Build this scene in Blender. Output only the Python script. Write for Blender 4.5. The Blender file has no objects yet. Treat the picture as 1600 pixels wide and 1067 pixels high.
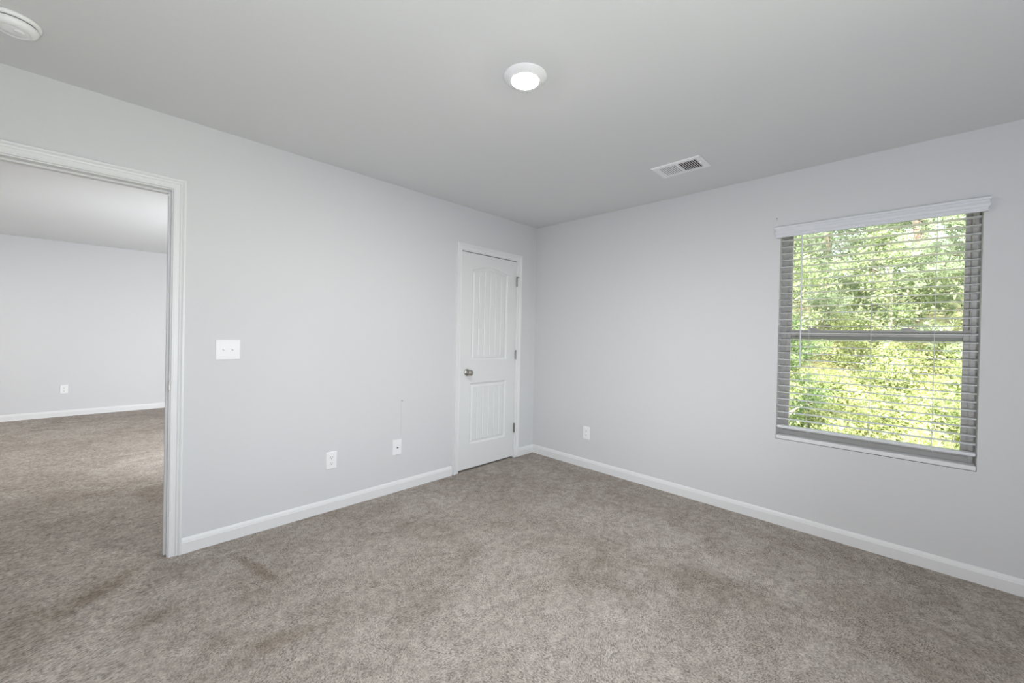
import bpy, bmesh, math, random
import numpy as np
from mathutils import Vector, Matrix

C = bpy.context.scene.collection
SC = bpy.context.scene
R = math.radians

# ------------------------------------------------------------------ camera
cam_d = bpy.data.cameras.new('camera'); cam = bpy.data.objects.new('camera', cam_d); C.objects.link(cam)
SC.camera = cam
cam_d.sensor_fit = 'HORIZONTAL'; cam_d.sensor_width = 36.0
cam_d.lens = 627.64 / 1600 * 36.0
cam_d.shift_y = -6.68 / 1600
cam_d.clip_start = 0.02; cam_d.clip_end = 300
_y, _t, _r = R(45.4144), R(-0.3744), R(1.22)
_fw = Vector((math.sin(_y)*math.cos(_t), math.cos(_y)*math.cos(_t), math.sin(_t)))
_rt = Vector((math.cos(_y), -math.sin(_y), 0)); _up = _rt.cross(_fw)
_rt2 = _rt*math.cos(_r) + _up*math.sin(_r); _up2 = -_rt*math.sin(_r) + _up*math.cos(_r)
m3 = Matrix((_rt2, _up2, -_fw)).transposed()
cam.matrix_world = Matrix.Translation((-3.3033, -2.905, 1.2781)) @ m3.to_4x4()

# ------------------------------------------------------------------ view, sky, sun
SC.view_settings.view_transform = 'Standard'; SC.view_settings.look = 'None'
SC.view_settings.gamma = 1.0; SC.view_settings.use_curve_mapping = False
SC.view_settings.exposure = 1.25
SC.cycles.use_denoising = True
SC.cycles.max_bounces = 14; SC.cycles.diffuse_bounces = 8; SC.cycles.transparent_max_bounces = 16
SC.cycles.sample_clamp_indirect = 6.0
SC.cycles.caustics_reflective = False; SC.cycles.caustics_refractive = False

SKY = 0.42
world = bpy.data.worlds.new('world'); SC.world = world; world.use_nodes = True
wn = world.node_tree; wn.nodes.clear()
wo = wn.nodes.new('ShaderNodeOutputWorld'); wb = wn.nodes.new('ShaderNodeBackground')
ws = wn.nodes.new('ShaderNodeTexSky'); ws.sky_type = 'NISHITA'; ws.sun_disc = False
ws.sun_elevation = R(48); ws.sun_rotation = R(250); ws.air_density = 1.0; ws.dust_density = 2.0; ws.ozone_density = 1.0
whs = wn.nodes.new('ShaderNodeHueSaturation'); whs.inputs['Saturation'].default_value = 0.45
wn.links.new(ws.outputs[0], whs.inputs['Color']); wn.links.new(whs.outputs[0], wb.inputs[0])
wb.inputs[1].default_value = SKY; wn.links.new(wb.outputs[0], wo.inputs[0])

sun_d = bpy.data.lights.new('sun', 'SUN'); sun_d.energy = 7.8; sun_d.angle = R(1.0); sun_d.color = (1.0, 0.96, 0.88)
sun = bpy.data.objects.new('sun', sun_d); C.objects.link(sun)
sun.rotation_euler = Vector((0.80, -0.42, -0.88)).to_track_quat('-Z', 'Y').to_euler()

def portal(loc, size, look):
    d = bpy.data.lights.new('window_portal', 'AREA'); d.shape = 'RECTANGLE'; d.size, d.size_y = size
    d.cycles.is_portal = True
    o = bpy.data.objects.new('window_portal', d); C.objects.link(o); o.location = loc
    o.rotation_euler = Vector(look).to_track_quat('-Z', 'Y').to_euler()
LAMP = 265.0      # radiance of the lamp lenses
H = 2.44
def flash(loc, aim, power, angle, color=(0.905, 0.948, 1.0)):
    # unseen light added to brighten a room, acting as a photographer's flash
    d = bpy.data.lights.new('added_flash', 'SPOT'); d.energy = power; d.spot_size = R(angle); d.spot_blend = 1.0
    d.shadow_soft_size = 0.12; d.color = color
    o = bpy.data.objects.new('added_flash', d); C.objects.link(o); o.location = loc
    o.rotation_euler = (Vector(aim)-Vector(loc)).to_track_quat('-Z', 'Y').to_euler()
flash((-3.45, -3.54, 1.00), (-1.70, -1.70, 2.44), 74, 180)
flash((-1.45, 1.25, 0.55), (-3.0, 5.4, 1.40), 172, 155)  # added out of view in the far room, aimed at its far wall

# ------------------------------------------------------------------ materials
def mat(name, color, rough=0.6, metal=0.0, spec=0.5, bump=None, emit=None):
    m = bpy.data.materials.new(name); m.use_nodes = True
    nt = m.node_tree; b = nt.nodes['Principled BSDF']
    b.inputs['Base Color'].default_value = (*color, 1); b.inputs['Roughness'].default_value = rough
    b.inputs['Metallic'].default_value = metal; b.inputs['Specular IOR Level'].default_value = spec
    if emit:
        b.inputs['Emission Color'].default_value = (*emit[0], 1); b.inputs['Emission Strength'].default_value = emit[1]
    if bump:
        sc, st, dist = bump
        tc = nt.nodes.new('ShaderNodeTexCoord'); n = nt.nodes.new('ShaderNodeTexNoise'); bp = nt.nodes.new('ShaderNodeBump')
        n.inputs['Scale'].default_value = sc; n.inputs['Detail'].default_value = 3
        bp.inputs['Strength'].default_value = st; bp.inputs['Distance'].default_value = dist
        nt.links.new(tc.outputs['Object'], n.inputs['Vector']); nt.links.new(n.outputs[0], bp.inputs['Height'])
        nt.links.new(bp.outputs[0], b.inputs['Normal'])
    return m

def mixcol(nt, fac, a, b, mode='MIX'):
    n = nt.nodes.new('ShaderNodeMix'); n.data_type = 'RGBA'; n.blend_type = mode
    for s, v in ((n.inputs[0], fac), (n.inputs[6], a), (n.inputs[7], b)):
        if isinstance(v, bpy.types.NodeSocket): nt.links.new(v, s)
        elif isinstance(v, tuple): s.default_value = (*v, 1)
        else: s.default_value = v
    return n.outputs[2]
def math_(nt, op, a, b=0.0, c=None, clamp=False):
    n = nt.nodes.new('ShaderNodeMath'); n.operation = op; n.use_clamp = clamp
    for i, v in enumerate((a, b) if c is None else (a, b, c)):
        if isinstance(v, bpy.types.NodeSocket): nt.links.new(v, n.inputs[i])
        else: n.inputs[i].default_value = v
    return n.outputs[0]
def noise(nt, vec, scale, detail=2, rough=0.5, dist=0.0):
    n = nt.nodes.new('ShaderNodeTexNoise'); nt.links.new(vec, n.inputs['Vector'])
    n.inputs['Scale'].default_value = scale; n.inputs['Detail'].default_value = detail
    n.inputs['Roughness'].default_value = rough; n.inputs['Distortion'].default_value = dist
    return n.outputs[0]
def remap(nt, v, a, b, c=0.0, d=1.0):
    n = nt.nodes.new('ShaderNodeMapRange'); nt.links.new(v, n.inputs[0]); n.interpolation_type = 'SMOOTHSTEP'
    for i, k in enumerate((a, b, c, d)): n.inputs[i+1].default_value = k
    return n.outputs[0]

WALLC = (0.655, 0.660, 0.674)
M_wall = mat('painted_wall', WALLC, 0.75, spec=0.25, bump=(170, 0.12, 0.002))
def wall_marks():
    # faint repaint patches and a thin vertical scuff above the cable plate
    nt = M_wall.node_tree; b = nt.nodes['Principled BSDF']
    g = nt.nodes.new('ShaderNodeNewGeometry').outputs['Position']
    s = nt.nodes.new('ShaderNodeSeparateXYZ'); nt.links.new(g, s.inputs[0])
    patch = remap(nt, noise(nt, g, 1.1, 2, 0.4), 0.56, 0.60)
    c = mixcol(nt, math_(nt, 'MULTIPLY', patch, 0.10), WALLC, (0.69, 0.692, 0.705))
    dx = math_(nt, 'ABSOLUTE', math_(nt, 'ADD', s.outputs[0], 1.613))
    fx = remap(nt, dx, 0.003, 0.006, 1, 0)
    fz = math_(nt, 'MULTIPLY', remap(nt, s.outputs[2], 0.42, 0.46), remap(nt, s.outputs[2], 0.70, 0.72, 1, 0))
    fy = math_(nt, 'LESS_THAN', math_(nt, 'ABSOLUTE', s.outputs[1]), 0.02)
    f = math_(nt, 'MULTIPLY', math_(nt, 'MULTIPLY', fx, fz), math_(nt, 'MULTIPLY', fy, 0.22))
    c2 = mixcol(nt, f, c, (0.45, 0.45, 0.46))
    nt.links.new(c2, b.inputs['Base Color'])
wall_marks()
M_ceil = mat('ceiling_paint', (0.705, 0.71, 0.715), 0.9, spec=0.15, bump=(260, 0.25, 0.002))
M_trim = mat('white_trim_paint', (0.76, 0.765, 0.77), 0.38, spec=0.4)
M_door = mat('white_door_paint', (0.74, 0.748, 0.75), 0.42, spec=0.4, bump=(90, 0.03, 0.001))
M_plate = mat('white_plastic', (0.86, 0.86, 0.87), 0.35)
M_vinyl = mat('backlit_vinyl', (0.44, 0.425, 0.42), 0.45)  # white vinyl, its backlit shade put into the grey base colour
M_blind = mat('blind_slat_white', (0.70, 0.715, 0.75), 0.45)
M_cord = mat('cord_white', (0.7, 0.7, 0.72), 0.8)
M_slot = mat('dark_slot', (0.10, 0.10, 0.10), 0.8)
M_dark = mat('duct_dark', (0.045, 0.04, 0.035), 0.9)
M_nickel = mat('satin_nickel', (0.42, 0.40, 0.37), 0.32, metal=1.0)
M_hinge = mat('hinge_metal', (0.25, 0.245, 0.235), 0.38, metal=1.0)
M_lens = mat('lamp_lens', (0.9, 0.9, 0.9), 0.5, emit=((1.0, 0.965, 0.92), LAMP))
M_outer = mat('siding_outer', (0.55, 0.53, 0.5), 0.8)
M_closet = mat('closet_wall', (0.5, 0.5, 0.5), 0.9)
M_gap_shadow = mat('caulk_shadow_gap', (0.08, 0.08, 0.085), 0.9)

def glass_mat():
    m = bpy.data.materials.new('window_glass'); m.use_nodes = True; nt = m.node_tree; nt.nodes.clear()
    o = nt.nodes.new('ShaderNodeOutputMaterial'); mx = nt.nodes.new('ShaderNodeMixShader')
    t = nt.nodes.new('ShaderNodeBsdfTransparent'); g = nt.nodes.new('ShaderNodeBsdfGlossy'); f = nt.nodes.new('ShaderNodeFresnel')
    g.inputs['Roughness'].default_value = 0.01; t.inputs[0].default_value = (0.95, 0.965, 0.955, 1); f.inputs[0].default_value = 1.3
    nt.links.new(f.outputs[0], mx.inputs[0]); nt.links.new(t.outputs[0], mx.inputs[1]); nt.links.new(g.outputs[0], mx.inputs[2])
    nt.links.new(mx.outputs[0], o.inputs[0]); return m
M_glass = glass_mat()

# stains on the carpet: (x, y, radius x, radius y, angle, strength)
STAINS = []
def carpet_mat():
    m = bpy.data.materials.new('carpet_pile'); m.use_nodes = True; nt = m.node_tree; b = nt.nodes['Principled BSDF']
    b.inputs['Roughness'].default_value = 1.0; b.inputs['Specular IOR Level'].default_value = 0.05
    g = nt.nodes.new('ShaderNodeNewGeometry').outputs['Position']
    sx = nt.nodes.new('ShaderNodeSeparateXYZ'); nt.links.new(g, sx.inputs[0])
    # pile brushed in three directions, each patch with its own lay
    def lay(deg, stretch, scale):
        mp = nt.nodes.new('ShaderNodeMapping'); mp.vector_type = 'TEXTURE'
        mp.inputs['Rotation'].default_value = (0, 0, R(deg)); mp.inputs['Scale'].default_value = (stretch, 1, 1)
        nt.links.new(g, mp.inputs['Vector']); return noise(nt, mp.outputs[0], scale, 3, 0.6, 0.7)
    n1, n2, n3 = lay(100, 2.4, 230), lay(35, 2.4, 230), lay(-20, 2.4, 230)
    n4 = lay(12, 2.7, 150)
    m1 = remap(nt, noise(nt, g, 3.1, 3, 0.6), 0.46, 0.54); m2 = remap(nt, noise(nt, g, 2.3, 3, 0.6), 0.48, 0.56)
    def mixf(f, p, q): return math_(nt, 'ADD', math_(nt, 'MULTIPLY', p, math_(nt, 'SUBTRACT', 1.0, f)), math_(nt, 'MULTIPLY', q, f))
    fine = mixf(m2, mixf(m1, n1, n2), n3)
    left = math_(nt, 'MULTIPLY', remap(nt, math_(nt, 'ADD', sx.outputs[0], math_(nt, 'MULTIPLY', m1, 0.25)), -3.15, -2.75, 0.75, 0.0), 1.0)
    fine = mixf(left, fine, n4)
    big = noise(nt, g, 1.5, 5, 0.62, 0.5)
    mid = noise(nt, g, 6.5, 5, 0.7, 0.4)
    clump = noise(nt, g, 26, 3, 0.6, 0.3)
    tone = math_(nt, 'ADD', math_(nt, 'MULTIPLY', remap(nt, big, 0.38, 0.62), 0.5), math_(nt, 'MULTIPLY', remap(nt, mid, 0.36, 0.64), 0.5))
    base = mixcol(nt, tone, CARPET_D, CARPET_L)
    fib = math_(nt, 'ADD', math_(nt, 'MULTIPLY', fine, 0.78), math_(nt, 'MULTIPLY', clump, 0.22))
    fibre_shade = remap(nt, fib, 0.34, 0.64, 0.46, 1.40)  # fibre tone, with the shade between tufts put into the colour
    col = nt.nodes.new('ShaderNodeVectorMath'); col.operation = 'SCALE'
    nt.links.new(base, col.inputs[0]); nt.links.new(fibre_shade, col.inputs['Scale'])
    out = col.outputs[0]
    s = nt.nodes.new('ShaderNodeSeparateXYZ'); nt.links.new(g, s.inputs[0])
    wob = math_(nt, 'MULTIPLY', math_(nt, 'SUBTRACT', noise(nt, g, 14, 4, 0.6), 0.5), 1.5)
    for (x, y, rx, ry, a, k) in STAINS:
        ca, sa = math.cos(a), math.sin(a)
        dx = math_(nt, 'SUBTRACT', s.outputs[0], x); dy = math_(nt, 'SUBTRACT', s.outputs[1], y)
        u = math_(nt, 'DIVIDE', math_(nt, 'ADD', math_(nt, 'MULTIPLY', dx, ca), math_(nt, 'MULTIPLY', dy, sa)), rx)
        w = math_(nt, 'DIVIDE', math_(nt, 'SUBTRACT', math_(nt, 'MULTIPLY', dy, ca), math_(nt, 'MULTIPLY', dx, sa)), ry)
        d = math_(nt, 'SQRT', math_(nt, 'ADD', math_(nt, 'MULTIPLY', u, u), math_(nt, 'MULTIPLY', w, w)))
        f = remap(nt, math_(nt, 'ADD', d, wob), 0.25, 1.25, k, 0)
        out = mixcol(nt, f, out, (0.42, 0.36, 0.28) if k > 0 else (1, 1, 1), 'MULTIPLY')
    nt.links.new(out, b.inputs['Base Color'])
    bp = nt.nodes.new('ShaderNodeBump'); bp.inputs['Strength'].default_value = 0.9; bp.inputs['Distance'].default_value = 0.006
    hgt = math_(nt, 'ADD', fib, math_(nt, 'MULTIPLY', mid, 0.8))
    nt.links.new(hgt, bp.inputs['Height']); nt.links.new(bp.outputs[0], b.inputs['Normal'])
    return m
CARPET_L = (0.435, 0.393, 0.357); CARPET_D = (0.310, 0.272, 0.239)

# ------------------------------------------------------------------ helpers
def link(name, bm, m, parent=None, smooth=False, bevel=0.0):
    me = bpy.data.meshes.new(name)
    bmesh.ops.recalc_face_normals(bm, faces=bm.faces)
    bm.to_mesh(me); bm.free()
    for x in (m if isinstance(m, (list, tuple)) else [m]): me.materials.append(x)
    o = bpy.data.objects.new(name, me); C.objects.link(o)
    if parent is not None: o.parent = parent
    if smooth:
        for p in me.polygons: p.use_smooth = True
    if bevel:
        b = o.modifiers.new('bevel', 'BEVEL'); b.width = bevel; b.segments = 2; b.limit_method = 'ANGLE'; b.angle_limit = R(40)
    return o
def box(bm, a, b, mi=0):
    x0, y0, z0 = (min(a[i], b[i]) for i in range(3)); x1, y1, z1 = (max(a[i], b[i]) for i in range(3))
    v = [bm.verts.new(p) for p in ((x0,y0,z0),(x1,y0,z0),(x1,y1,z0),(x0,y1,z0),(x0,y0,z1),(x1,y0,z1),(x1,y1,z1),(x0,y1,z1))]
    for f in ((0,3,2,1),(4,5,6,7),(0,1,5,4),(1,2,6,5),(2,3,7,6),(3,0,4,7)):
        bm.faces.new([v[i] for i in f]).material_index = mi
def boxes(*bs):
    bm = bmesh.new()
    for a, b in bs: box(bm, a, b)
    return bm
def lathe(prof, axis='Z', n=40, c=(0, 0, 0)):
    """prof: (radius, height) list; axis Z, Y or X"""
    bm = bmesh.new(); rings = []
    def P(r, h, t):
        u, v = r*math.cos(t), r*math.sin(t)
        p = {'Z': (u, v, h), 'Y': (u, h, v), 'X': (h, u, v)}[axis]
        return tuple(p[i]+c[i] for i in range(3))
    for r, h in prof:
        if r < 1e-6: rings.append([bm.verts.new(P(0, h, 0))])
        else: rings.append([bm.verts.new(P(r, h, 2*math.pi*k/n)) for k in range(n)])
    for a, b in zip(rings, rings[1:]):
        for k in range(n):
            k2 = (k+1) % n
            if len(a) == 1 and len(b) == 1: continue
            if len(a) == 1: bm.faces.new((a[0], b[k], b[k2]))
            elif len(b) == 1: bm.faces.new((a[k], a[k2], b[0]))
            else: bm.faces.new((a[k], a[k2], b[k2], b[k]))
    return bm
def tube(bm, pts, rad, n=8):
    """tapered tube through pts; rad a number or list"""
    pts = [Vector(p) for p in pts]; rr = rad if isinstance(rad, (list, tuple)) else [rad]*len(pts)
    rings = []
    for i, p in enumerate(pts):
        d = (pts[min(i+1, len(pts)-1)] - pts[max(i-1, 0)]).normalized()
        a = d.cross(Vector((0, 0, 1)) if abs(d.z) < 0.9 else Vector((1, 0, 0))).normalized(); b = d.cross(a)
        rings.append([bm.verts.new(p + (a*math.cos(2*math.pi*k/n) + b*math.sin(2*math.pi*k/n))*rr[i]) for k in range(n)])
    for a, b in zip(rings, rings[1:]):
        for k in range(n): bm.faces.new((a[k], a[(k+1) % n], b[(k+1) % n], b[k]))
    bm.faces.new(rings[0]); bm.faces.new(rings[-1])
def extrude_profile(pts2, p0, p1, frame):
    """closed polygon pts2 (a,b) swept from p0 to p1; frame(a,b)->vector offset"""
    bm = bmesh.new(); p0, p1 = Vector(p0), Vector(p1)
    A = [bm.verts.new(p0 + Vector(frame(a, b))) for a, b in pts2]; B = [bm.verts.new(p1 + Vector(frame(a, b))) for a, b in pts2]
    n = len(pts2)
    for k in range(n): bm.faces.new((A[k], A[(k+1) % n], B[(k+1) % n], B[k]))
    bm.faces.new(A); bm.faces.new(B)
    return bm
def tag(o, label, cat, group=None, kind=None):
    o['label'] = label; o['category'] = cat
    if group: o['group'] = group
    if kind: o['kind'] = kind
    return o
def thing(name, label, cat, loc, group=None):
    o = bpy.data.objects.new(name, None); C.objects.link(o); o.location = loc; o.empty_display_size = 0.05
    bpy.context.view_layer.update()
    return tag(o, label, cat, group)
def put(o, parent):
    """parent keeping world coordinates of a mesh built in world space"""
    o.parent = parent; o.matrix_parent_inverse = Matrix.Translation(-Vector(parent.location)); return o
def structure(o, label=None, cat=None):
    o['kind'] = 'structure'
    if label: o['label'] = label; o['category'] = cat
    return o
def empty_structure(name, label, cat, loc):
    o = thing(name, label, cat, loc); o['kind'] = 'structure'; return o

def wall(name, axis, p, th, u0, u1, holes, m, label, z0=-0.05, z1=H, outer=None):
    """solid wall: plane coordinate p..p+th on axis, running u0..u1 on the other; holes = (ua,ub,za,zb)"""
    us = sorted({u0, u1, *[h[0] for h in holes], *[h[1] for h in holes]}); zs = sorted({z0, z1, *[h[2] for h in holes], *[h[3] for h in holes]})
    inside = lambda u, z: any(h[0] < u < h[1] and h[2] < z < h[3] for h in holes)
    solid = {(i, j) for i in range(len(us)-1) for j in range(len(zs)-1) if not inside((us[i]+us[i+1])/2, (zs[j]+zs[j+1])/2)}
    bm = bmesh.new(); cache = {}
    def V(u, z, q):
        k = (u, z, q)
        if k not in cache: cache[k] = bm.verts.new((u, q, z) if axis == 'y' else (q, u, z))
        return cache[k]
    a, b = p, p+th
    for (i, j) in solid:
        U0, U1, Z0, Z1 = us[i], us[i+1], zs[j], zs[j+1]
        bm.faces.new((V(U0,Z0,a), V(U1,Z0,a), V(U1,Z1,a), V(U0,Z1,a))); bm.faces.new((V(U0,Z0,b), V(U0,Z1,b), V(U1,Z1,b), V(U1,Z0,b)))
        for (di, dj, q) in ((-1,0,((U0,Z0),(U0,Z1))), (1,0,((U1,Z1),(U1,Z0))), (0,-1,((U1,Z0),(U0,Z0))), (0,1,((U0,Z1),(U1,Z1)))):
            if (i+di, j+dj) not in solid: bm.faces.new((V(*q[0],a), V(*q[1],a), V(*q[1],b), V(*q[0],b)))
    return structure(link(name, bm, m), label, 'wall')

# ------------------------------------------------------------------ room shell
XW, YS = -4.15, -3.62            # this room: x XW..0, y YS..0
YF, XF = 5.4926, -6.2            # the room beyond
WT = 0.12
STAINS += [(-2.71, -0.48, 0.24, 0.045, R(-77), 0.55), (-3.29, -0.14, 0.24, 0.06, R(45), 0.42), (-3.52, -0.22, 0.22, 0.09, R(10), 0.30),
           (-3.15, -0.58, 0.10, 0.07, 0.0, 0.35), (-2.78, -1.09, 0.18, 0.06, R(-12), 0.42), (-2.96, -0.93, 0.09, 0.06, 0.0, 0.25),
           (-1.40, -1.70, 0.45, 0.20, R(-20), 0.18), (-1.08, -2.20, 0.38, 0.14, R(-75), 0.28), (-2.95, 1.15, 0.22, 0.30, 0.0, 0.15)]
M_carpet = carpet_mat()
structure(link('floor', boxes(((XF-WT, YS-WT, -0.12), (0.0, YF+WT, 0.0))), M_carpet), 'greige cut pile carpet running through both rooms', 'floor')
structure(link('ceiling', boxes(((XF-WT, YS-WT, H), (0.14, YF+WT, H+0.12))), M_ceil), 'smooth light grey ceiling with a round lamp', 'ceiling')

DOOR1 = (-3.87, -3.05, 2.035)    # clear opening of the doorway
DOOR2 = (-1.02, -0.302, 2.038)   # closet
J = 0.018                        # jamb thickness
WIN = (-3.182, -2.258, 0.592, 2.062)
wall('wall_north', 'y', 0.0, WT, XF-WT, 0.0, [(DOOR1[0]-J, DOOR1[1]+J, -0.05, DOOR1[2]+J), (DOOR2[0]-J, DOOR2[1]+J, -0.05, DOOR2[2]+J)], M_wall,
     'pale grey wall with the open doorway and the closet door')
W2 = (1.9, 3.5, 0.75, 2.04)      # window of the room beyond, on the same outside wall
wall('wall_east', 'x', 0.0, 0.14, YS-WT, YF+WT, [WIN, W2], M_wall, 'pale grey wall with the blind covered window')
W3 = (-2.7, -1.0, 0.6, 2.04)     # window added behind the camera to let in more light
wall('wall_south', 'y', YS-WT, WT, XF-WT, 0.0, [W3], M_wall, 'pale grey wall behind the camera')
wall('wall_west', 'x', XW-WT, WT, YS, 0.0, [], M_wall, 'pale grey side wall beside the camera')
wall('wall_far', 'y', YF, WT, XF-WT, 0.0, [], M_wall, 'pale grey far wall seen through the doorway')
wall('wall_far_west', 'x', XF-WT, WT, YS, YF, [], M_wall, 'pale grey west wall of the room beyond')
# closet behind the closed door
wall('wall_closet_back', 'y', 0.80, 0.10, -1.70, 0.0, [], M_wall, 'closet partition in the room beyond')
wall('wall_closet_side', 'x', -1.70, 0.10, 0.12, 0.80, [], M_wall, 'closet side partition in the room beyond')
for c, s, d in ((( 0.12, (WIN[0]+WIN[1])/2, (WIN[2]+WIN[3])/2), (WIN[3]-WIN[2], WIN[1]-WIN[0]), (-1, 0, 0)),
                ((0.12, (W2[0]+W2[1])/2, (W2[2]+W2[3])/2), (W2[3]-W2[2], W2[1]-W2[0]), (-1, 0, 0)),
                (((W3[0]+W3[1])/2, YS-0.10, (W3[2]+W3[3])/2), (W3[1]-W3[0], W3[3]-W3[2]), (0, 1, 0))):
    portal(c, s, d)

# baseboards: profile (out from wall, height)
BB = [(0, 0), (0.0145, 0), (0.0145, 0.060), (0.0125, 0.064), (0.0115, 0.070), (0.0085, 0.078), (0.004, 0.0845), (0, 0.0855)]
def baseboard(name, label, segs, out):
    bm = bmesh.new()
    for a, b in segs:
        t = extrude_profile(BB, a, b, lambda o, h: (out[0]*o, out[1]*o, h)); me = bpy.data.meshes.new('t'); t.to_mesh(me); t.free(); bm.from_mesh(me); bpy.data.meshes.remove(me)
    return structure(link(name, bm, M_trim), label, 'baseboard')
CO = 0.0635                      # casing outer distance from the opening edge
baseboard('baseboard_north', 'white baseboard under the doorway wall', [((XW, 0, 0), (DOOR1[0]-CO, 0, 0)), ((DOOR1[1]+CO, 0, 0), (DOOR2[0]-CO-0.018, 0, 0)), ((DOOR2[1]+CO, 0, 0), (0, 0, 0))], (0, -1))
baseboard('baseboard_east', 'white baseboard under the window wall', [((0, 0, 0), (0, YS, 0))], (-1, 0))
baseboard('baseboard_south', 'white baseboard behind the camera', [((XW, YS, 0), (0, YS, 0))], (0, 1))
baseboard('baseboard_west', 'white baseboard beside the camera', [((XW, YS, 0), (XW, 0, 0))], (1, 0))
baseboard('baseboard_far', 'white baseboard of the far wall beyond the doorway', [((XF, YF, 0), (0, YF, 0))], (0, -1))

# ------------------------------------------------------------------ doors
# casing profile: (distance outward from reveal, thickness off the wall)
CAS = [(0, 0), (0, 0.0075), (0.002, 0.0100), (0.007, 0.0105), (0.009, 0.0080), (0.011, 0.0075), (0.029, 0.0085), (0.031, 0.0125), (0.036, 0.0140), (0.0375, 0.0115), (0.040, 0.0125), (0.043, 0.0160), (0.0455, 0.0150), (0.0465, 0.0185), (0.0550, 0.0195), (0.0575, 0.0170), (0.0575, 0)]
def casing(name, op, rev, y, sgn, parent, bottom=0.0):
    x0, x1, zt = op[0]-rev, op[1]+rev, op[2]+rev
    bm = bmesh.new(); rows = []
    for d, t in CAS:
        yy = y + sgn*t
        rows.append([bm.verts.new(p) for p in ((x0-d, yy, bottom), (x0-d, yy, zt+d), (x1+d, yy, zt+d), (x1+d, yy, bottom))])
    n = len(rows)
    for i in range(n):
        a, b = rows[i], rows[(i+1) % n]
        for k in range(3): bm.faces.new((a[k], a[k+1], b[k+1], b[k]))
    bm.faces.new([r[0] for r in rows]); bm.faces.new([r[3] for r in rows])
    return put(link(name, bm, M_trim), parent)
def jamb(op, parent):
    x0, x1, zt = op
    bm = boxes(((x0-J, 0, 0), (x0, WT, zt+J)), ((x1, 0, 0), (x1+J, WT, zt+J)), ((x0, 0, zt), (x1, WT, zt+J)))
    put(link('door_frame', bm, M_trim, bevel=0.0008), parent)
def stop(op, y0, y1, parent):
    x0, x1, zt = op; t = 0.011
    bm = boxes(((x0, y0, 0), (x0+t, y1, zt)), ((x1-t, y0, 0), (x1, y1, zt)), ((x0+t, y0, zt-t), (x1-t, y1, zt)))
    put(link('door_stop', bm, M_trim, bevel=0.002), parent)

d1 = empty_structure('door_1', 'open doorway with white casing leading to the next room', 'doorway', (-3.46, 0.06, 0))
jamb(DOOR1, d1); stop(DOOR1, 0.040, 0.074, d1)
casing('door_casing', DOOR1, 0.006, 0.0, -1, d1); casing('door_casing', DOOR1, 0.006, WT, 1, d1)
# strike plate on the right jamb
bm = boxes(((DOOR1[1]-0.0012, 0.006, 0.918), (DOOR1[1]+0.001, 0.036, 0.976)), ((DOOR1[1]-0.002, -0.0055, 0.930), (DOOR1[1]+0.0065, 0.008, 0.964)))
sp = put(link('strike_plate', bm, M_nickel, bevel=0.0008), d1)
bm = boxes(((DOOR1[1]-0.0016, 0.013, 0.934), (DOOR1[1]-0.0010, 0.026, 0.960)))
h = put(link('latch_hole', bm, M_slot), sp); h.matrix_parent_inverse = Matrix.Identity(4); 

d2 = empty_structure('door_2', 'closed white two panel closet door beside the room corner', 'door', (-0.661, 0.02, 0))
jamb(DOOR2, d2); stop(DOOR2, 0.040, 0.074, d2); casing('door_casing', DOOR2, 0.006, 0.0, -1, d2)
def door_leaf():
    x0, x1, z0, z1 = DOOR2[0]+0.003, DOOR2[1]-0.003, 0.017, DOOR2[2]-0.008
    xc = (x0+x1)/2; hw = 0.232
    nx = 240; nz = 430
    xs = np.linspace(x0, x1, nx); zs = np.linspace(z0, z1, nz)
    X, Z = np.meshgrid(xs, zs); hgt = np.zeros_like(X)
    def prof(d):
        # d = distance inside the moulding's outer edge -> depth
        return np.interp(d, [0, 0.002, 0.010, 0.016, 0.020, 0.026, 0.034, 0.040], [0, -0.0060, -0.0115, -0.0130, -0.0130, -0.0090, -0.0060, -0.0060])
    def panel(zb, zt, arch):
        u = (X-xc)/hw; top = zt + arch*(1-np.clip(u, -1, 1)**2)
        slope = np.abs(2*arch*u/hw); dt = (top-Z)/np.sqrt(1+slope**2)
        d = np.minimum(np.minimum(hw-np.abs(X-xc), Z-zb), dt)
        h = np.where(d > 0, prof(np.maximum(d, 0)), 0)
        pitch = 0.0715; g = np.abs(((X-xc)/pitch + 0.5) % 1.0 - 0.5 if False else ((X-xc)/pitch) % 1.0 - 0.0)
        g = np.minimum(g, 1-g)*pitch
        groove = -0.0045*np.clip(1-g/0.0055, 0, 1)
        return h + np.where(d > 0.040, groove, 0)
    hgt += panel(1.025, 1.875, 0.044) + panel(0.240, 0.812, 0.0)
    Yf = 0.003 - hgt
    n = nx*nz
    co = np.stack([X.ravel(), Yf.ravel(), Z.ravel()], 1)
    back = np.array([(x0, 0.038, z0), (x1, 0.038, z0), (x1, 0.038, z1), (x0, 0.038, z1)])
    verts = np.concatenate([co, back])
    i = np.arange(nx-1)[None, :] + nx*np.arange(nz-1)[:, None]; i = i.ravel()
    faces = [(int(a), int(a+1), int(a+nx+1), int(a+nx)) for a in i]
    b0 = n
    bot = list(range(0, nx)); top = list(range((nz-1)*nx, nz*nx)); lf = [k*nx for k in range(nz)]; rg = [k*nx+nx-1 for k in range(nz)]
    faces.append(tuple([b0, b0+1] + bot[::-1])); faces.append(tuple([b0+2, b0+3] + top))
    faces.append(tuple([b0+3, b0] + lf)); faces.append(tuple([b0+1, b0+2] + rg[::-1])); faces.append((b0, b0+3, b0+2, b0+1))
    me = bpy.data.meshes.new('door_leaf'); me.from_pydata(verts.tolist(), [], faces); me.materials.append(M_door)
    o = bpy.data.objects.new('door_leaf', me); C.objects.link(o); return put(o, d2)
leaf = door_leaf()
def under(o, part, root):      # sub-part, built in world space
    o.parent = part; o.matrix_parent_inverse = Matrix.Identity(4); return o
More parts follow.
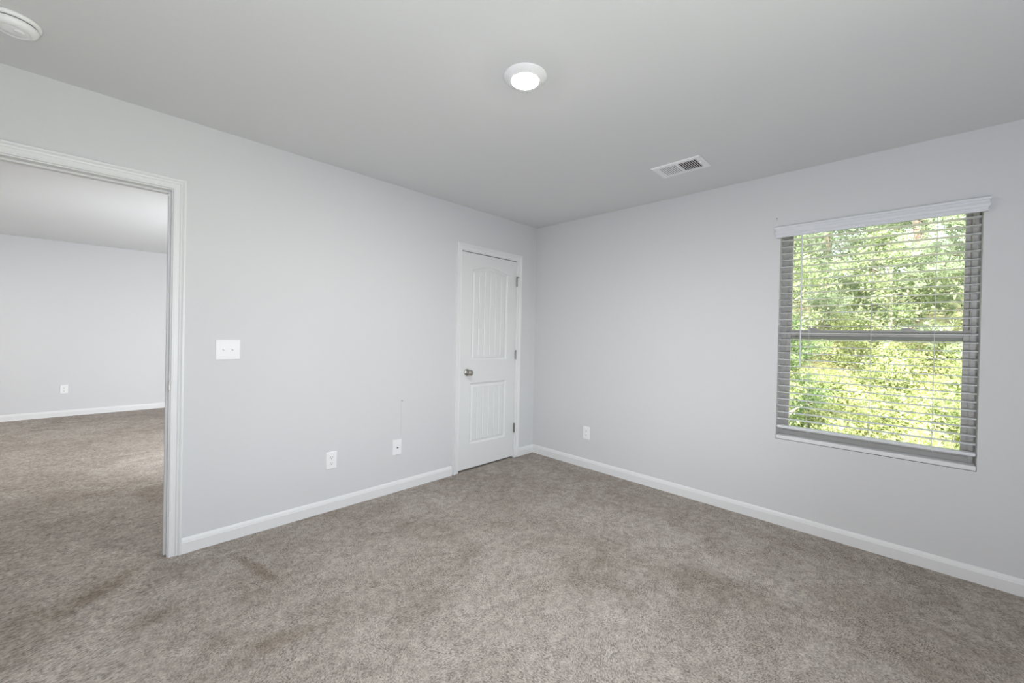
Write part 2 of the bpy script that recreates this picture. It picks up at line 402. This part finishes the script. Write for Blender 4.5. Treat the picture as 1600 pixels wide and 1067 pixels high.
kx, kz = -0.938, 0.918
kb = lathe([(0, 0.004), (0.033, 0.004), (0.033, -0.001), (0.030, -0.005), (0.020, -0.009), (0.0125, -0.011), (0.0115, -0.028), (0.016, -0.033), (0.0245, -0.040), (0.0275, -0.050), (0.026, -0.059), (0.020, -0.065), (0.010, -0.068), (0, -0.0685)], 'Y', 40, (kx, 0, kz))
put(link('door_knob', kb, M_nickel, smooth=True), d2)
for i, z in enumerate((1.820, 1.070, 0.312)):
    bm = bmesh.new(); xh = DOOR2[1]-0.002
    for k in range(5):
        za, zb = z-0.0445+k*0.0178, z-0.0445+(k+1)*0.0178-0.0012
        tube(bm, [(xh, -0.008, za), (xh, -0.008, zb)], 0.0065, 12)
    tube(bm, [(xh, -0.008, z-0.049), (xh, -0.008, z+0.049)], 0.0045, 10)
    box(bm, (xh-0.001, -0.008, z-0.0445), (xh+0.002, 0.003, z+0.0445))
    if i == 0:   # hinge pin stop on the top hinge
        tube(bm, [(xh, -0.008, z+0.050), (xh-0.014, -0.022, z+0.051), (xh-0.026, -0.026, z+0.050)], 0.0035, 8)
        tube(bm, [(xh, -0.008, z+0.050), (xh+0.012, -0.022, z+0.051), (xh+0.018, -0.020, z+0.051)], 0.0035, 8)
        tube(bm, [(xh, -0.008, z+0.046), (xh, -0.008, z+0.056)], 0.008, 10)
    put(link('hinge', bm, M_hinge), d2)

# ------------------------------------------------------------------ windows
def window(name, label, axis, W, depth_face, inside_sgn, detailed=True):
    """single hung vinyl window. face plane at depth_face, W=(u0,u1,z0,z1); inside_sgn: direction towards the room along the normal"""
    u0, u1, z0, z1 = W; s = -inside_sgn
    P = (lambda u, q, z: (q, u, z)) if axis == 'x' else (lambda u, q, z: (u, q, z))
    root = empty_structure(name, label, 'window', P((u0+u1)/2, depth_face, z0))
    def B(bm, a, b): box(bm, P(*a), P(*b))
    f = depth_face; zm = (z0+2.04)/2 + 0.010
    def fr(bm, ua, ub, za, zb, t, qa, qb, tb=None, tt=None):
        tb = t if tb is None else tb; tt = t if tt is None else tt
        B(bm, (ua, qa, za), (ua+t, qb, zb)); B(bm, (ub-t, qa, za), (ub, qb, zb))
        B(bm, (ua+t, qa, za), (ub-t, qb, za+tb)); B(bm, (ua+t, qa, zb-tt), (ub-t, qb, zb))
    zs0 = z0+0.026
    bm = bmesh.new(); fr(bm, u0, u1, zs0, z1, 0.028, f, f+s*0.060, tt=0.012)
    put(link('window_frame', bm, M_vinyl, bevel=0.001), root)
    # inner tracks seen as thin vertical lines on the frame
    bm = bmesh.new()
    for ua, ub in ((u0+0.028, u0+0.032), (u1-0.032, u1-0.028)): B(bm, (ua, f+s*0.004, zs0+0.02), (ub, f+s*0.010, z1-0.02))
    put(link('sash_track', bm, M_vinyl), root)
    bm = bmesh.new(); fr(bm, u0+0.026, u1-0.026, zm-0.035, z1-0.010, 0.030, f+s*0.034, f+s*0.054, tb=0.038, tt=0.016)
    us = put(link('upper_sash', bm, M_vinyl, bevel=0.0015), root)
    bm = bmesh.new(); fr(bm, u0+0.024, u1-0.024, zs0+0.010, zm+0.028, 0.032, f+s*0.012, f+s*0.032, tb=0.045, tt=0.040)
    ls = put(link('lower_sash', bm, M_vinyl, bevel=0.0015), root)
    bm = bmesh.new(); B(bm, (u0+0.05, f+s*0.043, zm-0.010), (u1-0.05, f+s*0.045, z1-0.022)); under(link('window_pane', bm, M_glass), us, root)
    bm = bmesh.new(); B(bm, (u0+0.05, f+s*0.021, zs0+0.045), (u1-0.05, f+s*0.023, zm-0.008)); under(link('window_pane', bm, M_glass), ls, root)
    if detailed:
        bm = bmesh.new()
        for uc in (u0+0.30*(u1-u0), u0+0.80*(u1-u0)):
            B(bm, (uc-0.03, f+s*0.010, zm+0.028), (uc+0.03, f+s*0.030, zm+0.036)); B(bm, (uc-0.008, f+s*0.002, zm+0.036), (uc+0.030, f+s*0.018, zm+0.043))
        for uc, g in ((u0+0.040, 1), (u1-0.040, -1)): B(bm, (uc-0.012, f+s*0.006, zm+0.016), (uc+0.018, f+s*0.014, zm+0.024))
        under(link('sash_lock', bm, M_vinyl, bevel=0.001), ls, root)
    # sill board
    q_in = f - s*0.088
    bm = bmesh.new(); B(bm, (u0+0.002, q_in-s*0.003, z0+0.003), (u1-0.003, f+s*0.02, z0+0.028))
    put(link('window_sill', bm, M_trim, bevel=0.003), root)
    bm = bmesh.new(); B(bm, (u0, q_in+s*0.001, z0-0.0005), (u1, f, z0+0.0035)); put(link('sill_gap_shadow', bm, M_gap_shadow), root)  # dark strip: caulk gap with the sill's shadow put into its colour
    return root
window('window_1', 'single hung window showing green trees behind a white blind', 'x', WIN, 0.088, -1)
window('window_2', 'window of the next room on the outside wall', 'x', W2, 0.088, -1, False)
window('added_window_3', 'unseen window added on the wall behind the camera for more light', 'y', W3, YS-0.088, 1, False)

# ------------------------------------------------------------------ horizontal blind
bl = thing('window_blind', 'white horizontal slat blind with valance, slats open, over the window', 'blind', (0.02, -2.72, 2.0))
y0, y1 = WIN[0]+0.004, WIN[1]-0.004
SP = 0.0457; ZT = 1.968; NS = 28; XC = 0.022; HWD = 0.025
def slat_mesh():
    bm = bmesh.new()
    for k in range(NS):
        z = ZT - k*SP
        pr = []
        for i in range(7):
            a = -1 + i/3; pr.append((a*HWD, 0.0022*(1-a*a)))
        pr2 = pr + [(a, b+0.0026) for a, b in pr[::-1]]
        A = [bm.verts.new((XC+a, y0+0.002, z+b)) for a, b in pr2]; Bv = [bm.verts.new((XC+a, y1-0.002, z+b)) for a, b in pr2]
        n = len(pr2)
        for q in range(n): bm.faces.new((A[q], A[(q+1) % n], Bv[(q+1) % n], Bv[q]))
        bm.faces.new(A); bm.faces.new(Bv)
    return bm
put(link('slat_panel', slat_mesh(), M_blind), bl)
zb = ZT - NS*SP - 0.008
put(link('bottom_rail', boxes(((XC-0.026, y0+0.001, zb-0.008), (XC+0.026, y1-0.001, zb+0.009))), M_blind, bevel=0.004), bl)
put(link('headrail', boxes(((0.002, y0, 2.012), (0.048, y1, 2.058))), M_blind, bevel=0.001), bl)
# valance: crown-like profile (out into the room, height)
VP = [(0.018, 0.0), (0.032, 0.0), (0.033, 0.006), (0.029, 0.010), (0.030, 0.018), (0.036, 0.026), (0.0385, 0.034), (0.037, 0.042), (0.034, 0.048), (0.034, 0.056), (0.040, 0.062), (0.041, 0.070), (0.036, 0.076), (0.018, 0.076)]
VZ = 1.988; vy0, vy1 = -3.196, -2.2365
def valance():
    bm = bmesh.new(); rows = []
    for o, h in VP:
        e = o-0.032
        rows.append([bm.verts.new(p) for p in ((0.0, vy0-e, VZ+h), (-o, vy0-e, VZ+h), (-o, vy1+e, VZ+h), (0.0, vy1+e, VZ+h))])
    n = len(rows)
    for i in range(n):
        a, b = rows[i], rows[(i+1) % n]
        for k in range(3): bm.faces.new((a[k], a[k+1], b[k+1], b[k]))
    bm.faces.new([r[0] for r in rows]); bm.faces.new([r[3] for r in rows])
    return bm
put(link('valance', valance(), M_blind), bl)
bm = bmesh.new(); tube(bm, [(-0.014, -2.384, 2.0), (-0.014, -2.388, 1.55), (-0.013, -2.390, 1.118)], 0.0042, 6); tube(bm, [(-0.014, -2.390, 1.125), (-0.013, -2.390, 1.108)], 0.0055, 8)
put(link('tilt_wand', bm, M_blind), bl)
for yc in (-2.432, -2.742, -3.012):
    bm = bmesh.new()
    for xq in (XC-HWD-0.0012, XC+HWD+0.0012): tube(bm, [(xq, yc, 2.0), (xq, yc, zb)], 0.0009, 5)
    for k in range(NS): tube(bm, [(XC-HWD-0.001, yc+0.002, ZT-k*SP-0.0012), (XC+HWD+0.001, yc+0.002, ZT-k*SP-0.0012)], 0.0007, 4)
    # cord ends looped under the bottom rail
    tube(bm, [(XC-HWD-0.001, yc, zb+0.004), (XC-HWD-0.004, yc-0.004, zb-0.014), (XC-0.02, yc-0.010, zb-0.022)], 0.0012, 5)
    tube(bm, [(XC-HWD-0.001, yc-0.014, zb+0.002), (XC-HWD-0.003, yc-0.012, zb-0.013), (XC-0.018, yc-0.018, zb-0.021)], 0.0012, 5)
    put(link('ladder_cord', bm, M_cord), bl)

# ------------------------------------------------------------------ ceiling things
def lamp(name, label, x, y, group=None):
    t = thing(name, label, 'ceiling light', (x, y, H), group)
    put(link('lamp_housing', lathe([(0, H-0.0005), (0.097, H-0.0005), (0.0975, H-0.004), (0.095, H-0.0065), (0.078, H-0.0165), (0.068, H-0.0210), (0.0625, H-0.0225), (0.0610, H-0.0215), (0, H-0.0210)], n=64, c=(x, y, 0)), M_plate, smooth=True), t)
    put(link('lamp_lens', lathe([(0, H-0.0212), (0.0608, H-0.0212), (0.0606, H-0.0228), (0.050, H-0.0250), (0.03, H-0.0264), (0, H-0.0268)], n=48, c=(x, y, 0)), M_lens, smooth=True), t)
    return t
lamp('ceiling_light', 'round white flush disc light glowing in the middle of the ceiling', -1.986, -1.655)
lamp('ceiling_light', 'round white disc light of the room beyond the doorway', -2.35, 2.35)
lamp('ceiling_light', 'unseen round white disc light added to the room beyond, nearer its far wall', -4.9, 3.6)  # added out of view as a further light source

# smoke detector
sx, sy = -3.559, -0.450
t = thing('smoke_detector', 'round white smoke detector on the ceiling above the doorway', 'smoke detector', (sx, sy, H))
put(link('mounting_base', lathe([(0, H-0.0005), (0.071, H-0.0005), (0.072, H-0.005), (0.0715, H-0.013), (0.069, H-0.015), (0.060, H-0.0155), (0, H-0.0155)], n=64, c=(sx, sy, 0)), M_plate, smooth=True), t)
put(link('cover', lathe([(0, H-0.017), (0.061, H-0.0185), (0.0645, H-0.021), (0.064, H-0.030), (0.058, H-0.040), (0.047, H-0.046), (0.044, H-0.0445), (0.036, H-0.0435), (0.030, H-0.0465), (0.012, H-0.049), (0, H-0.049)], n=64, c=(sx, sy, 0)), M_plate, smooth=True), t)
put(link('vent_slot', lathe([(0, H-0.0150), (0.061, H-0.0150), (0.061, H-0.0190), (0, H-0.0190)], n=48, c=(sx, sy, 0)), M_slot), t)
put(link('test_button', lathe([(0, H-0.046), (0.013, H-0.047), (0.013, H-0.051), (0.010, H-0.0525), (0, H-0.0525)], n=32, c=(sx+0.015, sy-0.018, 0)), M_plate, smooth=True), t)

# air register: x -.674..-.466, y -1.942..-1.62
rx0, rx1, ry0, ry1 = -0.676, -0.466, -1.942, -1.620
t = thing('ceiling_vent', 'white rectangular air register on the ceiling near the window wall', 'vent', ((rx0+rx1)/2, (ry0+ry1)/2, H))
ix0, ix1, iy0, iy1 = rx0+0.030, rx1-0.030, ry0+0.032, ry1-0.040
def register():
    bm = bmesh.new(); zs = [(0.0, H-0.0005), (0.0, H-0.003), (0.006, H-0.008), (1.0, H-0.009), (1.0, H-0.0005)]
    rows = []
    for k, z in zs:
        if k < 1: a, b, c, d = rx0+k, rx1-k, ry0+k, ry1-k
        else: a, b, c, d = ix0, ix1, iy0, iy1
        rows.append([bm.verts.new(p) for p in ((a, c, z), (b, c, z), (b, d, z), (a, d, z))])
    n = len(rows)
    for i in range(n):
        p, q = rows[i], rows[(i+1) % n]
        for k in range(4): bm.faces.new((p[k], p[(k+1) % 4], q[(k+1) % 4], q[k]))
    return bm
put(link('register_frame', register(), M_plate), t)
put(link('duct', boxes(((ix0, iy0, H-0.0012), (ix1, iy1, H-0.0006))), M_dark), t)
ym = (iy0+iy1)/2
bm = bmesh.new(); box(bm, (ix0, ym-0.004, H-0.009), (ix1, ym+0.004, H-0.001))
nb = 9
def louver(bm, yc, tilt, w, th):
    c, s = math.cos(tilt), math.sin(tilt)
    pts = [(-w, -th), (w, -th), (w, th), (-w, th)]
    A = [bm.verts.new((ix0, yc + a*c - b*s, H-0.0068 + a*s + b*c)) for a, b in pts]; Bv = [bm.verts.new((ix1, yc + a*c - b*s, H-0.0068 + a*s + b*c)) for a, b in pts]
    for q in range(4): bm.faces.new((A[q], A[(q+1) % 4], Bv[(q+1) % 4], Bv[q]))
    bm.faces.new(A); bm.faces.new(Bv)
for k in range(nb):
    louver(bm, ym+0.010+(iy1-ym-0.014)*k/(nb-1), R(-40), 0.0037, 0.0006)   # angled towards the camera: looks closed
    louver(bm, iy0+0.006+(ym-iy0-0.016)*k/(nb-1), R(44), 0.0050, 0.0015)   # angled away: looks dark
put(link('louver_panel', bm, M_plate), t)
bm = boxes(((rx0+0.085, ry0+0.017, H-0.017), (rx0+0.100, ry0+0.027, H-0.006)))
put(link('damper_lever', bm, M_plate, bevel=0.001), t)

# ------------------------------------------------------------------ wall plates
def plate(P, w, h_, name, label, cat, group=None):
    """P(u, out, z) -> world, centred on the plate"""
    root = thing(name, label, cat, P(0, 0, 0), group)
    bm = bmesh.new(); rows = []
    for ins, o in ((0, 0.0), (0, 0.003), (0.004, 0.0062)):
        rows.append([bm.verts.new(P(u, o, z)) for u, z in ((-w/2+ins, -h_/2+ins), (w/2-ins, -h_/2+ins), (w/2-ins, h_/2-ins), (-w/2+ins, h_/2-ins))])
    for a, b in zip(rows, rows[1:]):
        for k in range(4): bm.faces.new((a[k], a[(k+1) % 4], b[(k+1) % 4], b[k]))
    bm.faces.new(rows[-1]); bm.faces.new(rows[0])
    put(link('cover_plate', bm, M_plate), root)
    return root
def pbox(bm, P, a, b): box(bm, P(*a), P(*b))
def pdisc(bm, P, u, z, r, o0, o1, n=16, cut=None):
    ring = [(u+r*math.cos(2*math.pi*k/n), z+r*math.sin(2*math.pi*k/n)) for k in range(n)]
    if cut: ring = [(a, min(max(b, z-cut), z+cut)) for a, b in ring]
    A = [bm.verts.new(P(a, o0, b)) for a, b in ring]; B = [bm.verts.new(P(a, o1, b)) for a, b in ring]
    for k in range(n): bm.faces.new((A[k], A[(k+1) % n], B[(k+1) % n], B[k]))
    bm.faces.new(A); bm.faces.new(B)
def outlet(P, label, group):
    root = plate(P, 0.076, 0.122, 'wall_outlet', label, 'outlet', group)
    for zc in (0.0195, -0.0195):
        bm = bmesh.new(); pdisc(bm, P, 0, zc, 0.0172, 0.005, 0.0078, 28, 0.0142)
        s = put(link('socket', bm, M_plate), root)
        bm = bmesh.new(); pbox(bm, P, (-0.0075, 0.0076, zc+0.000), (-0.0052, 0.0080, zc+0.0085)); pbox(bm, P, (0.0052, 0.0076, zc+0.001), (0.0075, 0.0080, zc+0.0075))
        pdisc(bm, P, 0, zc-0.0075, 0.0031, 0.0076, 0.0080, 12)
        under(link('slot', bm, M_slot), s, root)
    bm = bmesh.new(); pdisc(bm, P, 0, 0, 0.003, 0.006, 0.0070, 12); put(link('screw', bm, M_plate), root)
PN = lambda cx, cz, y=0.0: (lambda u, o, z: (cx+u, y-o, cz+z))
PE = lambda cy, cz: (lambda u, o, z: (-o, cy+u, cz+z))
outlet(PN(-2.162, 0.357), 'white duplex outlet low on the doorway wall, left of the cable plate', 'white duplex wall outlets')
outlet(PE(-0.695, 0.338), 'white duplex outlet low on the window wall near the corner', 'white duplex wall outlets')
outlet(PN(-3.693, 0.380, YF), 'white duplex outlet on the far wall beyond the doorway', 'white duplex wall outlets')
P = PN(-2.782, 1.151)
root = plate(P, 0.124, 0.120, 'light_switch', 'white two toggle switch plate on the wall beside the doorway', 'light switch')
for u in (-0.0225, 0.0225):
    bm = bmesh.new(); pbox(bm, P, (u-0.0055, 0.0058, -0.0125), (u+0.0055, 0.0068, 0.0125)); b0 = put(link('toggle_bezel', bm, M_plate), root)
    bm = bmesh.new()
    v = [bm.verts.new(P(*q)) for q in ((u-0.0045, 0.006, -0.006), (u+0.0045, 0.006, -0.006), (u+0.0045, 0.006, 0.006), (u-0.0045, 0.006, 0.006), (u-0.004, 0.017, 0.002), (u+0.004, 0.017, 0.002), (u+0.004, 0.015, 0.009), (u-0.004, 0.015, 0.009))]
    for f in ((0,1,5,4), (1,2,6,5), (2,3,7,6), (3,0,4,7), (4,5,6,7), (0,3,2,1)): bm.faces.new([v[i] for i in f])
    under(link('toggle', bm, M_plate, bevel=0.0008), b0, root)
    for z in (0.030, -0.030):
        bm = bmesh.new(); pdisc(bm, P, u, z, 0.0032, 0.0055, 0.0070, 12); put(link('screw', bm, M_plate), root)
P = PN(-1.645, 0.355)
root = plate(P, 0.077, 0.122, 'cable_plate', 'white cable jack plate with one dark connector, between outlet and closet door', 'wall plate')
bm = bmesh.new(); pdisc(bm, P, 0, -0.002, 0.0062, 0.0055, 0.0085, 6); pdisc(bm, P, 0, -0.002, 0.0045, 0.008, 0.016, 14)
put(link('coaxial_jack', bm, M_hinge), root)
for z in (0.0415, -0.0415):
    bm = bmesh.new(); pdisc(bm, P, 0, z, 0.003, 0.0055, 0.0070, 12); put(link('screw', bm, M_plate), root)
# small nail in the wall
bm = bmesh.new(); tube(bm, [(-1.613, 0.004, 0.725), (-1.613, -0.014, 0.728)], 0.0016, 8); tube(bm, [(-1.613, -0.013, 0.728), (-1.613, -0.0150, 0.7283)], 0.0042, 10)
tag(link('nail', bm, M_hinge), 'small grey nail in the doorway wall above the cable plate', 'nail')
bm = bmesh.new(); tube(bm, [(0.004, -2.235, 2.125), (-0.010, -2.235, 2.127)], 0.0014, 8); tube(bm, [(-0.009, -2.235, 2.127), (-0.011, -2.235, 2.1273)], 0.0036, 10)
tag(link('nail', bm, M_hinge), 'tiny dark nail above the left end of the blind valance', 'nail')

# ------------------------------------------------------------------ outdoors
def leaf_mat(name, c1, c2, trans=0.45, scale=1.2):
    m = bpy.data.materials.new(name); m.use_nodes = True; nt = m.node_tree; nt.nodes.clear()
    o = nt.nodes.new('ShaderNodeOutputMaterial'); mx = nt.nodes.new('ShaderNodeMixShader')
    d = nt.nodes.new('ShaderNodeBsdfDiffuse'); t = nt.nodes.new('ShaderNodeBsdfTranslucent')
    g = nt.nodes.new('ShaderNodeNewGeometry')
    n1 = noise(nt, g.outputs['Position'], scale, 3, 0.6)
    f = math_(nt, 'ADD', math_(nt, 'MULTIPLY', remap(nt, n1, 0.35, 0.65), 0.6), math_(nt, 'MULTIPLY', g.outputs['Random Per Island'], 0.5), clamp=True)
    c = mixcol(nt, f, c1, c2)
    nt.links.new(c, d.inputs[0]); nt.links.new(c, t.inputs[0]); mx.inputs[0].default_value = trans
    nt.links.new(d.outputs[0], mx.inputs[1]); nt.links.new(t.outputs[0], mx.inputs[2]); nt.links.new(mx.outputs[0], o.inputs[0]); return m
L_pine = leaf_mat('pine_needles', (0.22, 0.28, 0.17), (0.55, 0.62, 0.44))
L_broad = leaf_mat('broad_leaves', (0.17, 0.23, 0.10), (0.56, 0.62, 0.38))
L_yel = leaf_mat('shrub_leaves', (0.15, 0.20, 0.07), (0.66, 0.70, 0.36))  # dark tone deepened to put shadow among the leaves into the colour
L_dark = leaf_mat('dark_leaves', (0.10, 0.17, 0.07), (0.34, 0.42, 0.20))
M_bark = mat('bark', (0.26, 0.20, 0.16), 0.95, bump=(30, 0.6, 0.02))
M_twig = mat('pale_bark', (0.55, 0.50, 0.44), 0.9)
def ground_mat():
    m = mat('hillside_ground', (0.3, 0.32, 0.12), 1.0, bump=(9, 0.8, 0.08)); nt = m.node_tree
    g = nt.nodes.new('ShaderNodeNewGeometry').outputs['Position']
    nt.links.new(mixcol(nt, remap(nt, noise(nt, g, 2.4, 5, 0.7), 0.35, 0.65), (0.30, 0.24, 0.16), (0.46, 0.50, 0.18)), nt.nodes['Principled BSDF'].inputs['Base Color']); return m
M_ground = ground_mat()
def gz(x, y):
    if x < 4.5: b = -2.9
    elif x < 13: b = -2.9 + 0.50*(x-4.5)
    else: b = 1.35 + 0.22*(x-13)
    return b + 0.12*math.sin(x*1.3+y*0.7) + 0.10*math.sin(y*1.9-x*0.4)
bm = bmesh.new(); gx = [0.14+k*0.75 for k in range(44)]; gy = [-22+k*1.0 for k in range(45)]
vv = [[bm.verts.new((x, y, gz(x, y))) for y in gy] for x in gx]
for i in range(len(gx)-1):
    for j in range(len(gy)-1): bm.faces.new((vv[i][j], vv[i+1][j], vv[i+1][j+1], vv[i][j+1]))
structure(link('ground', bm, M_ground, smooth=True), 'green leafy hillside outside the window', 'ground')

def foliage(name, pts, nrm_up, size, m, rng, needles=0):
    """pts: (n,3) leaf centres. Leaves are pointed, folded pairs of triangles; needles>0 makes needle tufts"""
    n = len(pts)
    if needles:
        tn = needles
        ax = rng.normal(size=(n, 1, 3)); ax[..., 2] = np.abs(ax[..., 2])*0.6+0.25; ax /= np.linalg.norm(ax, axis=2, keepdims=True)
        d = ax + rng.normal(size=(n, tn, 3))*0.55; d /= np.linalg.norm(d, axis=2, keepdims=True)
        L = size*(0.7+0.6*rng.random((n, tn, 1)))
        sd = np.cross(d, rng.normal(size=(n, tn, 3))); sd /= np.linalg.norm(sd, axis=2, keepdims=True)
        c = pts[:, None, :]; w = size*0.050
        a = c + sd*w + d*0.01; b = c - sd*w + d*0.01; e = c + d*L
        V = np.stack([a, b, e], 2).reshape(-1, 3); nf = n*tn
        F = np.arange(nf*3).reshape(-1, 3); per = 3
    else:
        nr = rng.normal(size=(n, 3)); nr[:, 2] += nrm_up; nr /= np.linalg.norm(nr, axis=1, keepdims=True)
        t = np.cross(nr, rng.normal(size=(n, 3))); t /= np.linalg.norm(t, axis=1, keepdims=True); b = np.cross(nr, t)
        s = size*(0.6+0.8*rng.random((n, 1)))
        p0 = pts - t*s*0.5; p1 = pts + t*s*0.6 - nr*s*0.1; q0 = pts + b*s*0.30 + nr*s*0.08; q1 = pts - b*s*0.30 + nr*s*0.08
        V = np.stack([p0, q1, p1, q0], 1).reshape(-1, 3); F = np.arange(n*4).reshape(-1, 4); per = 4; nf = n
    me = bpy.data.meshes.new(name); me.vertices.add(len(V)); me.vertices.foreach_set('co', V.astype(np.float32).ravel())
    me.loops.add(nf*per); me.loops.foreach_set('vertex_index', F.astype(np.int32).ravel())
    me.polygons.add(nf); me.polygons.foreach_set('loop_start', (np.arange(nf)*per).astype(np.int32))
    me.update(calc_edges=True); me.validate(); me.materials.append(m)
    o = bpy.data.objects.new(name, me); C.objects.link(o); return o
def tree(kind, x, y, h, rad, seed, name, label, group, m, nleaf, leaf=0.09, bark=M_bark, crown0=0.25, needles=0, scatter=0.30):
    rng = np.random.default_rng(seed); rnd = random.Random(seed); z = gz(x, y) - 0.05
    root = thing(name, label, 'tree' if kind != 'shrub' else 'shrub', (x, y, z), group)
    bm = bmesh.new(); lean = Vector((rnd.uniform(-.05, .05), rnd.uniform(-.05, .05), 1))
    tr = 0.012*h+0.02
    top = [Vector((0, 0, 0)) + lean*h*k/6 + Vector((rnd.uniform(-.03, .03), rnd.uniform(-.03, .03), 0))*h*0.12*k for k in range(7)]
    if kind != 'shrub': tube(bm, top, [tr*(1-0.14*k) for k in range(7)], 8)
    tips = []
    nbr = {'pine': 46, 'broad': 34, 'shrub': 26}[kind]
    for k in range(nbr):
        if kind == 'shrub':
            a = rnd.uniform(0, 2*math.pi); el = rnd.uniform(0.25, 1.5); L = rnd.uniform(.6, 1.0)
            s = Vector((0, 0, 0.02)); d = Vector((math.cos(a)*math.cos(el)*rad, math.sin(a)*math.cos(el)*rad, math.sin(el)*h))*L
            mid = s + d*0.5 + Vector((0, 0, 0.12*h)); e = s + d
        else:
            f = crown0 + (1-crown0)*((k+rnd.random())/nbr)
            i = min(int(f*6), 5); q = f*6-i; s = top[i].lerp(top[i+1], q); a = rnd.uniform(0, 2*math.pi)
            L = rad*((1.05-f)**0.6 if kind == 'pine' else math.sin(math.pi*min(1, 0.25+0.72*(f-crown0)/(1-crown0))))*rnd.uniform(.7, 1.1)
            up = 0.10 if kind == 'pine' else 0.5
            e = s + Vector((math.cos(a)*L, math.sin(a)*L, up*L+rnd.uniform(-.1, .1))); mid = s.lerp(e, .5) + Vector((0, 0, 0.06*L))
        tube(bm, [s, mid, e], [0.016 if kind != 'shrub' else 0.010, 0.009, 0.003], 5)
        for q in range(5):
            c = mid.lerp(e, q/4)
            tips.append(((c.x, c.y, c.z), q/4))
            if kind != 'shrub' and q in (1, 3):
                side = Vector((rnd.uniform(-1, 1), rnd.uniform(-1, 1), rnd.uniform(-.1, .5)))*L*0.35
                tube(bm, [c, c+side], [0.006, 0.002], 4); tips.append((tuple(c+side), 1.0)); tips.append((tuple(c+side*0.6), 1.0))
    o = link('trunk' if kind != 'shrub' else 'stem', bm, bark); o.parent = root
    T = np.array([p for p, _ in tips]); idx = rng.integers(0, len(T), nleaf)
    sc = np.array([scatter, scatter, scatter*0.62])
    pts = T[idx] + rng.normal(size=(nleaf, 3))*sc*(0.45+0.25*rad*0.5)
    if kind == 'shrub': pts[:, 2] = np.maximum(pts[:, 2], 0.02)
    f = foliage('foliage', pts, 1.0, leaf, m, rng, needles); f.parent = root
    return root
# far pines, then nearer broadleaf trees, then the slope of shrubs
pines = [(11.4, -0.2, 7.0, 1.9), (11.6, -4.0, 7.4, 2.0), (13.5, -5.2, 9, 2.3), (12.8, -3.0, 8.2, 2.2), (14.2, -0.9, 9.5, 2.4), (13.0, 1.6, 8.5, 2.3), (16.5, -2.0, 11, 2.8), (17, -4.6, 11, 2.8), (16.8, 0.9, 11, 2.8), (18.5, 3.9, 11, 3), (15.5, -8.0, 10, 2.8), (20.5, -3.2, 12, 3.2), (20.5, -0.2, 12, 3.2), (14.6, 4.8, 9, 2.6)]
for i, (x, y, h_, r_) in enumerate(pines):
    tree('pine', x, y, h_, r_, 100+i, 'pine_tree', 'tall pale green pine tree in the woods outside the window', 'pines outside the window', L_pine, 3000, 0.21, crown0=0.05, needles=11, scatter=0.34)
broad = [(9.6, -0.2, 4.2, 1.3), (10.4, -5.0, 4.4, 1.4), (11.4, -2.6, 3.6, 1.3), (9.2, 1.9, 4.4, 1.6), (9.8, -7.0, 4.6, 1.6)]
for i, (x, y, h_, r_) in enumerate(broad):
    tree('broad', x, y, h_, r_, 200+i, 'young_tree', 'young light green broadleaf tree on the slope in front of the pines', 'young broadleaf trees outside the window', L_broad, 7000, 0.075, bark=M_twig, crown0=0.15, scatter=0.24)
shr = []
rs = random.Random(5)
for row, (x, n) in enumerate(((6.6, 7), (8.0, 8), (9.4, 9), (10.9, 9))):
    for k in range(n): shr.append((x+rs.uniform(-.3, .3), -7.0+10.5*(k+0.5)/n+rs.uniform(-.3, .3), rs.uniform(1.3, 1.9), rs.uniform(0.8, 1.1)))
for i, (x, y, h_, r_) in enumerate(shr):
    if -1.9 < y < -0.5 and x < 7.4: continue
    tree('shrub', x, y, h_, r_, 300+i, 'leafy_shrub', 'yellow green leafy shrub on the sunny slope below the pines', 'yellow green shrubs on the slope outside', L_yel, 4200, 0.065, bark=M_twig, scatter=0.26)
tree('broad', 6.4, -1.15, 3.4, 0.85, 401, 'holly_bush', 'dark green bush at the lower left of the window view', None, L_dark, 6500, 0.06, bark=M_twig, crown0=0.02, scatter=0.20)
